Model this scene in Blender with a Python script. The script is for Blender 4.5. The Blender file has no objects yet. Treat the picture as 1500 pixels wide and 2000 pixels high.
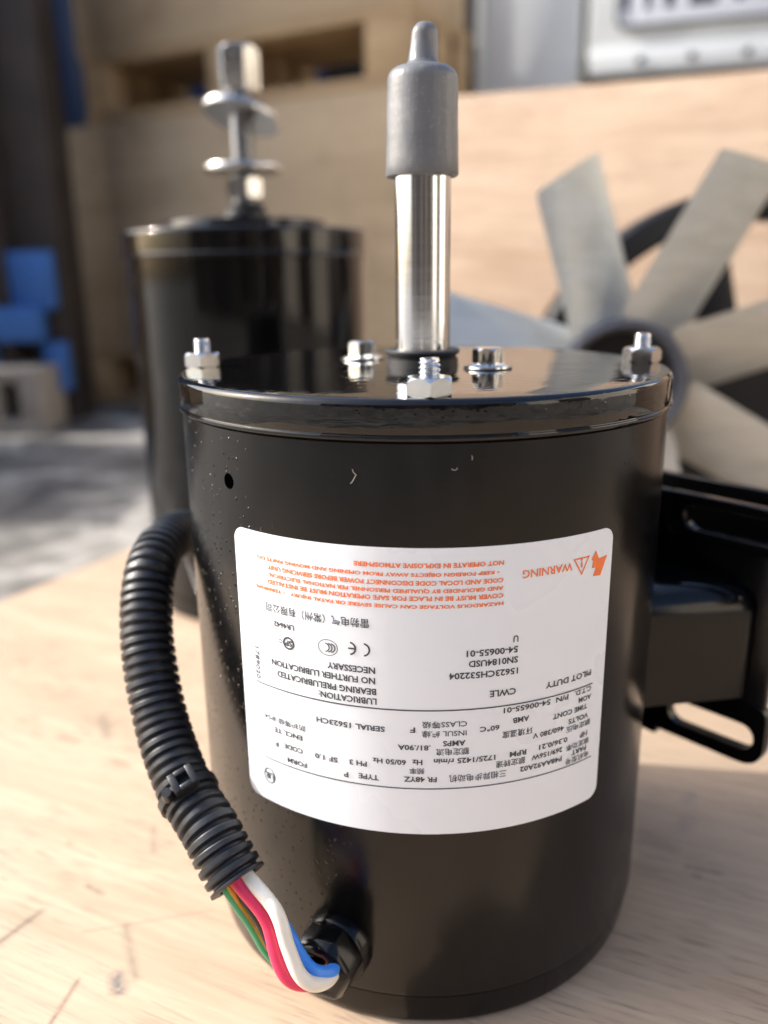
import bpy, bmesh, math, random
from mathutils import Vector, Matrix, Euler, noise as mnoise
random.seed(7)
PI = math.pi
R_ = math.radians
S = bpy.context.scene
COL = S.collection

# ------------------------------------------------------------------ camera
CAM_LOC = Vector((-0.01182, -0.25129, 0.20026)); PITCH = 0.27898; ROLL = -0.01253; YAW = -0.00077
cd = bpy.data.cameras.new('camera'); cam = bpy.data.objects.new('camera', cd); COL.objects.link(cam)
fw = Vector((math.sin(YAW)*math.cos(PITCH), math.cos(YAW)*math.cos(PITCH), -math.sin(PITCH)))
rt = Vector((math.cos(YAW), -math.sin(YAW), 0)); up = rt.cross(fw)
r2 = math.cos(ROLL)*rt + math.sin(ROLL)*up; u2 = -math.sin(ROLL)*rt + math.cos(ROLL)*up
M = Matrix.Identity(4)
for i in range(3):
    M[i][0] = r2[i]; M[i][1] = u2[i]; M[i][2] = -fw[i]; M[i][3] = CAM_LOC[i]
cam.matrix_world = M
cd.sensor_fit = 'VERTICAL'; cd.sensor_height = 36; cd.lens = 1620/2000*36
cd.clip_start = 0.01; cd.clip_end = 400
cd.dof.use_dof = True; cd.dof.focus_distance = 0.2; cd.dof.aperture_fstop = 29.16/4.6
S.camera = cam

# ------------------------------------------------------------------ light
SUN_EL, SUN_BEHIND = R_(34), R_(9)
sv = Vector((-math.cos(SUN_EL)*math.cos(SUN_BEHIND), math.cos(SUN_EL)*math.sin(SUN_BEHIND), math.sin(SUN_EL)))
W = bpy.data.worlds.new('World'); S.world = W; W.use_nodes = True
wn = W.node_tree.nodes; bg = wn['Background']
sky = wn.new('ShaderNodeTexSky'); sky.sky_type = 'NISHITA'; sky.sun_disc = False
sky.sun_elevation = SUN_EL; sky.sun_rotation = math.atan2(sv.x, sv.y); sky.dust_density = 4.5; sky.ozone_density = 2.5; sky.air_density = 1.0
W.node_tree.links.new(sky.outputs[0], bg.inputs[0]); bg.inputs[1].default_value = 0.15
sl = bpy.data.lights.new('sun', 'SUN'); sl.energy = 2.3; sl.angle = R_(0.53); sl.color = (1, .975, .935)
so = bpy.data.objects.new('sun', sl); COL.objects.link(so)
so.rotation_euler = (-sv).to_track_quat('-Z', 'Y').to_euler(); so.location = sv*5
S.view_settings.view_transform = 'Standard'; S.view_settings.look = 'None'
S.view_settings.exposure = 1.34; S.view_settings.gamma = 1; S.view_settings.use_curve_mapping = False
S.render.film_transparent = False
S.cycles.max_bounces = 10; S.cycles.sample_clamp_indirect = 6

# ------------------------------------------------------------------ materials
class NT:
    def __init__(s, name):
        s.m = bpy.data.materials.new(name); s.m.use_nodes = True
        s.t = s.m.node_tree; s.b = s.t.nodes['Principled BSDF']
    def n(s, kind, **kw):
        nd = s.t.nodes.new('ShaderNode'+kind)
        for k, v in kw.items():
            setattr(nd, k, v)
        return nd
    def l(s, a, b): s.t.links.new(a, b)
    def coord(s, scale=(1,1,1), rot=(0,0,0), loc=(0,0,0), src='Object'):
        tc = s.n('TexCoord'); mp = s.n('Mapping')
        mp.inputs['Scale'].default_value = scale; mp.inputs['Rotation'].default_value = rot; mp.inputs['Location'].default_value = loc
        s.l(tc.outputs[src], mp.inputs[0]); return mp.outputs[0]
    def noise(s, vec, scale, detail=3, rough=.5, dist=0):
        t = s.n('TexNoise'); t.inputs['Scale'].default_value = scale; t.inputs['Detail'].default_value = detail
        t.inputs['Roughness'].default_value = rough; t.inputs['Distortion'].default_value = dist
        s.l(vec, t.inputs['Vector']); return t.outputs['Fac']
    def ramp(s, fac, stops):
        r = s.n('ValToRGB'); e = r.color_ramp.elements
        while len(e) < len(stops): e.new(.5)
        for el, (p, c) in zip(e, stops):
            el.position = p; el.color = (*c, 1) if len(c) == 3 else c
        s.l(fac, r.inputs[0]); return r.outputs[0]
    def mapr(s, v, a, b, c=0, d=1):
        r = s.n('MapRange'); s.l(v, r.inputs[0])
        for i, x in enumerate((a, b, c, d)): r.inputs[i+1].default_value = x
        return r.outputs[0]
    def math(s, op, a, b=None):
        m = s.n('Math', operation=op)
        for i, x in enumerate((a, b)):
            if x is None: continue
            if isinstance(x, (int, float)): m.inputs[i].default_value = x
            else: s.l(x, m.inputs[i])
        return m.outputs[0]
    def mix(s, fac, a, b, blend='MIX'):
        m = s.n('Mix', data_type='RGBA', blend_type=blend)
        for i, x in ((0, fac), (6, a), (7, b)):
            if isinstance(x, (int, float)): m.inputs[i].default_value = x
            elif isinstance(x, tuple): m.inputs[i].default_value = (*x, 1)
            else: s.l(x, m.inputs[i])
        return m.outputs[2]
    def bump(s, h, strength, dist, prev=None):
        b = s.n('Bump'); b.inputs['Strength'].default_value = strength; b.inputs['Distance'].default_value = dist
        s.l(h, b.inputs['Height'])
        if prev is not None: s.l(prev, b.inputs['Normal'])
        return b.outputs[0]
    def set(s, **kw):
        for k, v in kw.items():
            k = k.replace('_', ' ')
            inp = s.b.inputs[k]
            if isinstance(v, (int, float)): inp.default_value = v
            elif isinstance(v, tuple): inp.default_value = (*v, 1) if len(v) == 3 else v
            else: s.l(v, inp)
        return s.m

def m_plain(name, col, rough=.5, metal=0, var=.12, scale=300, bump=.0, bscale=800, bdist=.0003, spec=.5, coat=0):
    k = NT(name); v = k.coord()
    f = k.noise(v, scale, 4)
    c = k.mix(f, tuple(x*(1-var) for x in col), tuple(min(1, x*(1+var)) for x in col))
    kw = dict(Base_Color=c, Metallic=metal, Specular_IOR_Level=spec, Coat_Weight=coat,
              Roughness=k.mapr(k.noise(v, scale*.6, 3), .3, .7, max(.02, rough*.82), min(1, rough*1.18)))
    if bump: kw['Normal'] = k.bump(k.noise(v, bscale, 3), bump, bdist)
    return k.set(**kw)

def m_paint(name, nibs, rough, peel, pdist, pscale=900, spec=.5):
    """black enamel: orange peel plus the small nibs and dust it set with"""
    k = NT(name); v = k.coord()
    n1 = k.bump(k.noise(v, pscale, 2), peel, pdist)
    vo = k.n('TexVoronoi', feature='F1'); vo.inputs['Scale'].default_value = 520; k.l(v, vo.inputs['Vector'])
    dot = k.mapr(k.math('ADD', vo.outputs['Distance'], k.math('MULTIPLY', k.noise(v, 700, 2), .35)), .20, .42, 1, 0)
    sel = k.mapr(k.math('FRACT', k.math('MULTIPLY', vo.outputs['Color'], 7.3)), .30, .35)
    patch = k.mapr(k.noise(v, 26, 3), .40, .56)
    if nibs:
        sx = k.n('SeparateXYZ'); k.l(v, sx.inputs[0])
        side = k.mapr(sx.outputs[0], -.020, -.050)     # the badly sprayed flank
        patch = k.math('MULTIPLY', patch, k.math('ADD', k.math('MULTIPLY', side, .95), .05))
    hgt = k.math('MULTIPLY', k.math('MULTIPLY', dot, sel), patch)
    n2 = k.bump(hgt, 1.0 if nibs else .4, .00065 if nibs else .0001, n1)
    dust = k.mapr(k.noise(v, 2600, 2), .70, .74)
    dust = k.math('MULTIPLY', dust, k.mapr(k.noise(v, 40, 2), .45, .7, 0, .6))
    col = k.mix(dust, (.0028, .0028, .003), (.07, .066, .06))
    rg = k.mapr(k.noise(v, 60, 4), .3, .7, rough*.8, rough*1.25)
    return k.set(Base_Color=col, Roughness=rg, Normal=n2, Specular_IOR_Level=spec)

def m_metal(name, col, rough, scale=(400, 400, 400), bump=.1, var=.1):
    k = NT(name); v = k.coord(scale=scale)
    f = k.noise(v, 1, 4, .6)
    c = k.mix(f, tuple(x*(1-var) for x in col), tuple(min(1, x*(1+var)) for x in col))
    return k.set(Base_Color=c, Metallic=1, Roughness=k.mapr(f, .3, .7, rough*.75, rough*1.3), Normal=k.bump(f, bump, .0001))

def m_wood(name, light, dark, rot=0, figure=6, pores=.5, rough=.6, stains=(), axis='xy', knots=0, dirt=0):
    """veneer: long soft figure, fine pores along the grain, optional dirt and scratches (segments in object space)"""
    k = NT(name)
    rv = (0, 0, rot) if axis == 'xy' else (R_(-90), 0, 0)
    base = k.coord(rot=rv)
    def st(sx, sy):
        mp = k.n('Mapping'); mp.inputs['Scale'].default_value = (sx, sy, 1); k.l(base, mp.inputs[0]); return mp.outputs[0]
    fig = k.noise(st(figure*.35, figure*2.2), 1.6, 5, .55, 1.6)
    grain = k.noise(st(12, 260), 1, 4, .65, .3)
    pore = k.mapr(k.noise(st(60, 1100), 1, 2, .5), .55, .68)
    pore = k.math('MULTIPLY', pore, k.mapr(k.noise(st(9, 30), 1, 3), .35, .65, .1, 1))
    c = k.ramp(fig, [(.28, dark), (.52, tuple((a+b)/2 for a, b in zip(light, dark))), (.74, light)])
    c = k.mix(k.mapr(grain, .35, .7, 0, .4), c, tuple(x*.72 for x in dark))
    c = k.mix(k.math('MULTIPLY', pore, pores), c, tuple(x*.42 for x in dark))
    if dirt:
        d = k.mapr(k.noise(base, 9, 6, .65), .52, .75, 0, dirt)
        c = k.mix(d, c, (.10, .075, .05))
    if stains:
        ob = k.coord()
        br = k.noise(ob, 260, 4, .7)
        for (x0, y0, x1, y1, w, amt, col) in stains:
            a = Vector((x0, y0, 0)); d = Vector((x1-x0, y1-y0, 0)); L = max(d.length, 1e-5)
            sub = k.n('VectorMath', operation='SUBTRACT'); k.l(ob, sub.inputs[0]); sub.inputs[1].default_value = a
            dt = k.n('VectorMath', operation='DOT_PRODUCT'); k.l(sub.outputs[0], dt.inputs[0]); dt.inputs[1].default_value = d/(L*L)
            tt = k.mapr(dt.outputs['Value'], 0, 1)
            sc = k.n('VectorMath', operation='SCALE'); sc.inputs[0].default_value = d; k.l(tt, sc.inputs['Scale'])
            df = k.n('VectorMath', operation='DISTANCE'); k.l(sub.outputs[0], df.inputs[0]); k.l(sc.outputs[0], df.inputs[1])
            dist = k.math('ADD', df.outputs['Value'], k.math('MULTIPLY', k.math('SUBTRACT', br, .5), w*3.4))
            mk = k.mapr(dist, 0.0, w*1.7, amt, 0)
            mk = k.math('MULTIPLY', mk, k.mapr(br, .34, .6, .15, 1))
            c = k.mix(mk, c, col)
    h = k.math('SUBTRACT', grain, k.math('MULTIPLY', pore, 1.2))
    return k.set(Base_Color=c, Roughness=k.mapr(fig, .3, .7, rough*.85, min(1, rough*1.15)), Normal=k.bump(h, .35, .0006), Specular_IOR_Level=.3)

MT = {}
MT['paint'] = m_paint('black_enamel', True, .21, .10, .00015, 300, .30)
MT['lid'] = m_paint('black_enamel_gloss', False, .035, .22, .00025, 230, .5)
MT['paint2'] = m_paint('black_enamel_plain', False, .05, .05, .0002, 200, .30)
MT['bracket'] = m_plain('black_bracket_paint', (.003, .003, .0035), .15, var=.2, bump=.06, bscale=250, spec=.3)
MT['steel'] = m_metal('zinc_plated_steel', (.66, .66, .65), .15, bump=.03)
MT['dull_steel'] = m_metal('dull_zinc_steel', (.52, .51, .49), .22)
MT['shaded_steel'] = m_metal('shadow_toned_steel', (.16, .165, .18), .28)  # rear shaft: base colour darkened to stand for the shadow on its thread
MT['shaft'] = m_metal('ground_steel', (.66, .68, .71), .13, (60, 60, 1500), .02, .05)
def m_vinyl():
    k = NT('grey_vinyl'); v = k.coord(); vs = k.coord(scale=(1, 1, .12))
    rid = k.noise(vs, 900, 2); blot = k.noise(v, 130, 4); ringz = k.noise(k.coord(scale=(.05, .05, 1)), 330, 3)
    c = k.mix(blot, (.115, .118, .123), (.175, .178, .182))
    c = k.mix(k.mapr(k.noise(v, 700, 3, .7), .56, .72, 0, .5), c, (.27, .265, .25))
    n1 = k.bump(rid, .16, .0004); n2 = k.bump(ringz, .14, .0010, n1)
    return k.set(Base_Color=c, Roughness=k.mapr(blot, .3, .7, .28, .46), Normal=k.bump(blot, .3, .0008, n2))
MT['rubber'] = m_vinyl()
MT['black_rubber'] = m_plain('black_rubber', (.012, .012, .013), .5)
MT['label'] = m_plain('label_film', (.76, .805, .85), .30, var=.008, scale=60)
MT['ink_o'] = m_plain('orange_ink', (.86, .19, .045), .45, var=.06, scale=2500)
MT['ink_k'] = m_plain('grey_black_ink', (.045, .047, .052), .5, var=.25, scale=2500)
MT['hose'] = m_plain('black_nylon', (.014, .015, .018), .42, var=.25, scale=900, bump=.2, bscale=1500, bdist=.0001)
MT['tie'] = m_plain('tie_nylon', (.016, .016, .017), .36, bump=.3, bscale=900, bdist=.0002)
for nm, c in dict(red=(.74, .035, .115), white=(.80, .76, .66), blue=(.05, .25, .80), green=(.03, .33, .14), yellow=(.78, .50, .05), black=(.012, .01, .012)).items():
    MT['wire_'+nm] = m_plain('wire_'+nm, c, .38, var=.05, scale=400)
def m_blade():
    k = NT('grey_green_blade_paint'); v = k.coord()
    st = k.noise(k.coord(scale=(3, 3, 14), rot=(0, R_(35), 0)), 9, 5, .65, .8); f = k.noise(v, 55, 5, .7)
    c = k.ramp(st, [(.3, (.46, .465, .425)), (.5, (.53, .538, .495)), (.7, (.60, .605, .565))])
    c = k.mix(k.mapr(f, .62, .80, 0, .35), c, (.28, .27, .23))
    return k.set(Base_Color=c, Roughness=k.mapr(st, .3, .7, .26, .46), Metallic=.25, Normal=k.bump(f, .2, .001))
MT['blade'] = m_blade()
MT['navy'] = m_plain('dark_grey_plastic', (.075, .080, .098), .45, var=.2, scale=80)
MT['black_paint'] = m_plain('matt_black_paint', (.006, .0065, .009), .42, var=.3, scale=50, spec=.35)
STAINS = [
 (-.1344,-.0376,-.1266,-.0246,.0012,.85,(.045,.05,.042)),
 (-.0966,-.0318,-.0876,-.0521,.0014,.60,(.085,.095,.085)),
 (-.0934,-.0515,-.0912,-.0565,.0021,1.0,(.015,.045,.075)),
 (-.160,.083,-.152,.079,.0022,.75,(.15,.13,.10)),
 (-.147,.101,-.139,.083,.0024,.65,(.10,.10,.08)),
 (-.143,.092,-.137,.096,.0020,.5,(.10,.10,.08)),
 (-.1154,-.0129,-.1089,-.0167,.0009,.8,(.06,.06,.05)),
 (-.1070,-.0676,-.1045,-.0527,.0008,.8,(.06,.05,.038)),
 (-.1100,-.0340,-.0700,-.0250,.00035,.55,(.09,.08,.06)),
 (-.1009,.0183,-.097,.004,.0013,.5,(.10,.10,.08)),
 (-.1300,.0100,-.1290,.0085,.0010,.6,(.14,.11,.08)),
 (-.1960,.0600,-.1880,.0560,.0012,.4,(.18,.15,.11)),
 (.0925,-.0070,.1020,-.0105,.0012,.65,(.09,.09,.08)),
 (.0935,-.0115,.0945,-.0120,.0010,.7,(.06,.065,.06)),
 (.083,.0085,.090,.0030,.0030,.45,(.14,.12,.10)),
 (.0972,.0131,.102,.020,.0030,.40,(.16,.16,.165)),
 (.105,.030,.109,.034,.0020,.5,(.16,.17,.20)),
]
GR = R_(-24)
MT['board'] = m_wood('plywood_board', (.545, .415, .295), (.41, .30, .205), rot=-GR, figure=7, pores=.95, stains=STAINS)
MT['panel'] = m_wood('plywood_panel', (.66, .51, .375), (.45, .305, .205), figure=6.5, pores=.4, axis='xz')
MT['crate'] = m_wood('weathered_crate_ply', (.62, .47, .30), (.44, .32, .19), figure=2.2, pores=.35, axis='xz', dirt=.35)
MT['pine'] = m_wood('raw_pine', (.56, .40, .22), (.38, .25, .13), figure=4, pores=.2, axis='xz', dirt=.3)
MT['ply_edge'] = m_wood('plywood_edge', (.50, .36, .23), (.26, .17, .10), figure=3, pores=.3)
MT['white_body'] = m_plain('white_vehicle_paint', (.76, .77, .74), .4, var=.06, scale=7)
MT['plate'] = m_plain('plate_white', (.84, .86, .90), .35, var=.02)
MT['plate_rim'] = m_plain('plate_rim_shadow_grey', (.11, .12, .12), .5)  # dark tone stands for the shadow line round the plate
MT['plate_ink'] = m_plain('plate_ink', (.04, .045, .07), .5)
MT['rusty'] = m_plain('rusty_dark_steel', (.040, .030, .025), .6, var=.6, scale=14, bump=.4, bscale=60, bdist=.002)
MT['blue'] = m_plain('blue_steel_paint', (.045, .15, .42), .45, var=.2, scale=12)
MT['navy_steel'] = m_plain('navy_container_paint', (.010, .030, .080), .5, var=.3, scale=4)
MT['cement'] = m_plain('cement_block', (.34, .30, .25), .9, var=.2, scale=40, bump=.5, bscale=90, bdist=.003)

def m_ground():
    k = NT('concrete_ground'); v = k.coord()
    big = k.noise(v, 6.5, 6, .62, .6); mid = k.noise(v, 14, 5, .65); fine = k.noise(v, 120, 4, .7)
    c = k.ramp(big, [(.34, (.045, .04, .034)), (.46, (.13, .118, .10)), (.57, (.44, .41, .36)), (.70, (.15, .13, .105))])
    c = k.mix(k.mapr(mid, .45, .7, 0, .6), c, (.13, .12, .10))
    c = k.mix(k.mapr(fine, .4, .7, 0, .35), c, (.26, .25, .23))
    rg = k.mapr(big, .3, .5, .35, .85)
    return k.set(Base_Color=c, Roughness=rg, Normal=k.bump(k.math('ADD', mid, k.math('MULTIPLY', fine, .4)), .5, .004))
MT['ground'] = m_ground()
MT['lint'] = m_plain('lint_fibre', (.50, .46, .38), .8)
MT['wall_brown'] = m_plain('brown_render', (.13, .10, .075), .9, var=.2, scale=3)
MT['wall_cream'] = m_plain('cream_render', (.72, .66, .56), .9, var=.1, scale=3)

# ------------------------------------------------------------------ helpers
def link(o, parent=None, loc=None):
    COL.objects.link(o)
    if parent: o.parent = parent
    if loc is not None: o.location = loc
    return o
def tag(o, label=None, cat=None, group=None, kind=None):
    if label: o['label'] = label
    if cat: o['category'] = cat
    if group: o['group'] = group
    if kind: o['kind'] = kind
    return o
def empty(name, loc=(0,0,0), rz=0):
    o = bpy.data.objects.new(name, None); COL.objects.link(o); o.location = loc; o.rotation_euler.z = rz
    o.empty_display_size = .02
    return o
def mesh_obj(name, V, F, mat, parent=None, smooth=35, loc=None):
    me = bpy.data.meshes.new(name); me.from_pydata([tuple(v) for v in V], [], F)
    bm = bmesh.new(); bm.from_mesh(me); bmesh.ops.recalc_face_normals(bm, faces=bm.faces); bm.to_mesh(me); bm.free()
    if smooth:
        me.shade_smooth(); me.set_sharp_from_angle(angle=R_(smooth))
    me.materials.append(mat)
    return link(bpy.data.objects.new(name, me), parent, loc)
def bm_obj(name, bm, mat, parent=None, smooth=35, loc=None):
    me = bpy.data.meshes.new(name); bmesh.ops.recalc_face_normals(bm, faces=bm.faces); bm.to_mesh(me); bm.free()
    if smooth: me.shade_smooth(); me.set_sharp_from_angle(angle=R_(smooth))
    me.materials.append(mat)
    return link(bpy.data.objects.new(name, me), parent, loc)
def lathe(prof, n=96, c=(0, 0, 0)):
    """closed solid of revolution from (r, z) pairs; r = 0 at the ends closes it"""
    V, F, rows = [], [], []
    for r, z in prof:
        if r <= 1e-9: rows.append([len(V)]); V.append((c[0], c[1], c[2]+z))
        else:
            rows.append(list(range(len(V), len(V)+n)))
            V += [(c[0]+r*math.cos(2*PI*i/n), c[1]+r*math.sin(2*PI*i/n), c[2]+z) for i in range(n)]
    for a, b in zip(rows, rows[1:]):
        for i in range(n):
            j = (i+1) % n
            if len(a) == 1 and len(b) == 1: continue
            if len(a) == 1: F.append((a[0], b[i], b[j]))
            elif len(b) == 1: F.append((a[i], a[j], b[0]))
            else: F.append((a[i], a[j], b[j], b[i]))
    return V, F
def rnd(cx, cz, r, a0, a1, n=5):
    return [(cx+r*math.cos(R_(a0+(a1-a0)*i/n)), cz+r*math.sin(R_(a0+(a1-a0)*i/n))) for i in range(n+1)]
def catmull(P, n):
    P = [Vector(p) for p in P]; P = [2*P[0]-P[1]] + P + [2*P[-1]-P[-2]]
    out = []
    for i in range(1, len(P)-2):
        a, b, c, d = P[i-1:i+3]
        for k in range(n):
            t = k/n
            out.append(.5*((2*b)+(c-a)*t+(2*a-5*b+4*c-d)*t*t+(3*b-a-3*c+d)*t**3))
    out.append(P[-2]); return out
def resample(P, step):
    out = [P[0].copy()]; acc = 0
    for a, b in zip(P, P[1:]):
        L = (b-a).length; pos = step-acc
        while pos <= L:
            out.append(a.lerp(b, pos/L)); pos += step
        acc = L-(pos-step)
    return out
def frames(P, ref=None):
    T = [(P[min(i+1, len(P)-1)]-P[max(i-1, 0)]).normalized() for i in range(len(P))]
    n = (ref or Vector((0, 0, 1))); n = (n-T[0]*n.dot(T[0])).normalized(); N = []
    for t in T:
        n = (n-t*n.dot(t)).normalized(); N.append(n.copy())
    return T, N
def tube(P, rad, n=16, cap=True, arc=None):
    T, N = frames(P); V, F = [], []
    for i, p in enumerate(P):
        b = T[i].cross(N[i]); r = rad(i) if callable(rad) else rad
        for k in range(n):
            a = 2*PI*k/n; V.append(p+(N[i]*math.cos(a)+b*math.sin(a))*r)
    for i in range(len(P)-1):
        for k in range(n):
            j = (k+1) % n; F.append((i*n+k, i*n+j, (i+1)*n+j, (i+1)*n+k))
    if cap:
        F.append(tuple(range(n-1, -1, -1))); F.append(tuple(range((len(P)-1)*n, len(P)*n)))
    return V, F
def box_bm(bm, x0, x1, y0, y1, z0, z1, bev=0, M=None):
    r = bmesh.ops.create_cube(bm, size=1)
    vs = r['verts']
    bmesh.ops.scale(bm, vec=(x1-x0, y1-y0, z1-z0), verts=vs)
    bmesh.ops.translate(bm, vec=((x0+x1)/2, (y0+y1)/2, (z0+z1)/2), verts=vs)
    if bev:
        es = list({e for v in vs for e in v.link_edges})
        g = bmesh.ops.bevel(bm, geom=es, offset=bev, segments=2, affect='EDGES', profile=.5)
        vs = list({v for f in g['faces'] for v in f.verts} | {v for v in vs if v.is_valid})
    if M is not None: bmesh.ops.transform(bm, matrix=M, verts=[v for v in vs if v.is_valid])
def box(name, x0, x1, y0, y1, z0, z1, mat, parent=None, bev=0, M=None):
    bm = bmesh.new(); box_bm(bm, x0, x1, y0, y1, z0, z1, bev, M)
    return bm_obj(name, bm, mat, parent, 30)
def plate_with_slot(outer, inner, thick, P3):
    """sheet of steel: outer and inner loops of equal count in 2-D, P3 maps (u, v, w) to space"""
    n = len(outer); V, F = [], []
    for w in (0, thick):
        V += [P3(u, v, w) for u, v in outer] + [P3(u, v, w) for u, v in inner]
    for i in range(n):
        j = (i+1) % n
        F.append((i, j, n+j, n+i)); F.append((2*n+i, 3*n+i, 3*n+j, 2*n+j))
        F.append((i, 2*n+i, 2*n+j, j)); F.append((n+i, n+j, 3*n+j, 3*n+i))
    return V, F
def resample_loop(poly, n):
    P = [Vector((*p, 0)) for p in poly]; P.append(P[0]); L = [0]
    for a, b in zip(P, P[1:]): L.append(L[-1]+(b-a).length)
    out = []; k = 0
    for i in range(n):
        s = L[-1]*i/n
        while L[k+1] < s: k += 1
        q = P[k].lerp(P[k+1], (s-L[k])/max(1e-9, L[k+1]-L[k])); out.append((q.x, q.y))
    return out
def round_poly(pts, rads, n=6):
    out = []; N = len(pts)
    for i in range(N):
        p = Vector(pts[i]); a = Vector(pts[i-1]); b = Vector(pts[(i+1) % N]); r = rads[i]
        if r <= 0: out.append(tuple(p)); continue
        da = (a-p).normalized(); db = (b-p).normalized(); ang = da.angle(db); d = r/math.tan(ang/2)
        A = p+da*d; B = p+db*d
        for k in range(n+1):
            t = k/n; out.append(tuple((A*(1-t)**2+p*2*t*(1-t)+B*t*t)))
    return out

# ================================================================== setting
GZ = -.045
tag(mesh_obj('ground', [(-60, -60, GZ), (60, -60, GZ), (60, 60, GZ), (-60, 60, GZ)], [(0, 1, 2, 3)], MT['ground'], smooth=0), kind='structure')

# plywood board everything stands on: left edge runs along e1, grain along e2
e1 = Vector((.45, .89, 0)).normalized(); e2 = Vector((e1.y, -e1.x, 0))
corner = Vector((-.261, .2487, 0)) + e1*.25
Mb = Matrix(((e2.x, e1.x, 0, corner.x), (e2.y, e1.y, 0, corner.y), (0, 0, 1, 0), (0, 0, 0, 1)))
board = empty('plywood_board', (0, 0, GZ))
tag(board, 'pale plywood board lying flat under the motors, scuffed and stained', 'board')
def part_of(o, parent):
    o.parent = parent; o.matrix_parent_inverse = Matrix.Translation(parent.location).inverted() if parent.rotation_euler.z == 0 else (Matrix.Translation(parent.location) @ Matrix.Rotation(parent.rotation_euler.z, 4, 'Z')).inverted()
    return o
part_of(box('face_sheet', 0, 1.0, -.78, 0, -.0035, 0, MT['board'], None, .0006, Mb), board)
for i in range(4):
    part_of(box('ply_layer', .0006*(i % 2), 1.0-.0006*(i % 2), -.78, -.0006*((i+1) % 2), -.0185+i*.00375, -.0185+(i+1)*.00375, MT['ply_edge'], None, 0, Mb), board)
for t in (-.73, -.40, -.06):
    part_of(box('batten', .0, 1.0, t-.03, t+.03, GZ, -.0185, MT['pine'], None, .001, Mb), board)

# ================================================================== front motor
RB = .0709
motor = empty('electric_motor', (0, 0, 0))
tag(motor, 'black electric motor with white rating label, corrugated hose and grey capped shaft', 'motor', 'electric motors on the board')
# housing: bottom bell, seam, shell, shoulder under the cover
prof = [(0, 0), (.0660, 0)] + rnd(.0668, .0025, .0025, -90, 0) + [(.0697, .0040), (.0702, .0104), (.06985, .0106), (.06985, .0109), (.0706, .0112), (RB, .0120), (RB, .1640), (.0703, .1648), (.0690, .1650), (0, .1650)]
V, F = lathe(prof, 192)
housing = mesh_obj('housing', V, F, MT['paint'], motor)
# drilled hole through the shell
th = R_(-45.66); hv = Vector((math.sin(th), -math.cos(th), 0))
cut = bmesh.new(); bmesh.ops.create_cone(cut, cap_ends=True, segments=32, radius1=.00205, radius2=.00205, depth=.02)
bmesh.ops.transform(cut, matrix=Matrix.Translation(hv*.072+Vector((0, 0, .151))) @ hv.to_track_quat('Z', 'Y').to_matrix().to_4x4(), verts=cut.verts)
cut2 = bmesh.new(); bmesh.ops.create_cone(cut2, cap_ends=True, segments=32, radius1=.0016, radius2=.0028, depth=.0024)
cme = bpy.data.meshes.new('cutter'); cut.to_mesh(cme); cut.free(); cut2.free()
cob = link(bpy.data.objects.new('cutter', cme))
md = housing.modifiers.new('hole', 'BOOLEAN'); md.object = cob; md.operation = 'DIFFERENCE'; md.solver = 'EXACT'
dg = bpy.context.evaluated_depsgraph_get(); nm = bpy.data.meshes.new_from_object(housing.evaluated_get(dg))
housing.modifiers.clear(); housing.data = nm
nm.materials.clear(); nm.materials.append(MT['paint'])
nm.shade_smooth(); nm.set_sharp_from_angle(angle=R_(35))
bpy.data.objects.remove(cob)
# end cover
LZ, LR = .1740, .0718
prof = [(0, .1646), (.0712, .1646), (.0718, .1648), (.07195, .1653), (.07185, .1657), (.0716, .1659), (.07155, .1661), (.0717, .1664), (.07150, .1700)] + rnd(.0715-.0018, LZ-.0018, .0018, 0, 90, 7) + [(.0600, LZ), (.0400, LZ), (.0200, LZ), (0, LZ)]
V, F = lathe(prof, 192)
# gently uneven sheet-metal top
V = [(x, y, z+(.00010*mnoise.noise(Vector((x*90, y*90, 1.7))) if z > LZ-.0001 and x*x+y*y < .066**2 else 0)) for x, y, z in V]
lid = mesh_obj('end_cover', V, F, MT['lid'], motor)
# shaft with a milled flat
n = 64; V, F = [], []
fd = R_(-112); fx, fy = math.sin(fd), -math.cos(fd)
for z in (.170, .2480):
    for i in range(n):
        a = 2*PI*i/n; x, y = .00815*math.cos(a), .00815*math.sin(a)
        ov = x*fx+y*fy-.0066
        if ov > 0: x -= fx*ov; y -= fy*ov
        V.append((x, y, z))
F = [(i, (i+1) % n, n+(i+1) % n, n+i) for i in range(n)] + [tuple(range(n-1, -1, -1)), tuple(range(n, 2*n))]
shaft = mesh_obj('shaft', V, F, MT['shaft'], motor, 25)
V, F = lathe([(.0084, .1738), (.0108, .1738), (.0106, .1762), (.0100, .1765), (.0102, .1772), (.0110, .1776), (.0112, .1784), (.0108, .1788), (.0084, .1789)], 64)
mesh_obj('slinger_ring', V, F, MT['black_rubber'], motor)
# grey vinyl cap pushed over the shaft end, slightly dented
prof = [(.0083, .2275), (.0083, .2266), (.0100, .2266), (.01025, .2270), (.0102, .2300), (.0100, .2400), (.0098, .2480)] + rnd(.0062, .2510, .0035, 0, 90, 8) + [(.0050, .2549), (.0044, .2553), (.0040, .2562), (.0036, .2610)] + rnd(.0004, .2625, .0031, 0, 80, 7) + [(0, .2657)]
V, F = lathe(prof, 64)
def dent(v):
    x, y, z = v; r = math.hypot(x, y)
    if r < 1e-6: return v
    a = math.atan2(y, x); k = .00022*mnoise.noise(Vector((math.cos(a)*1.5, math.sin(a)*1.5, z*150)))
    if z < .2274: z += .00035*mnoise.noise(Vector((math.cos(a)*1.2, math.sin(a)*1.2, 4)))
    if z > .254: x += .0006*(z-.254)/.01
    return (x*(1+k/r), y*(1+k/r), z)
# extra rings so the wall can wobble
cap_o = mesh_obj('shaft_cap', [dent(v) for v in V], F, MT['rubber'], motor, 40)

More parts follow.
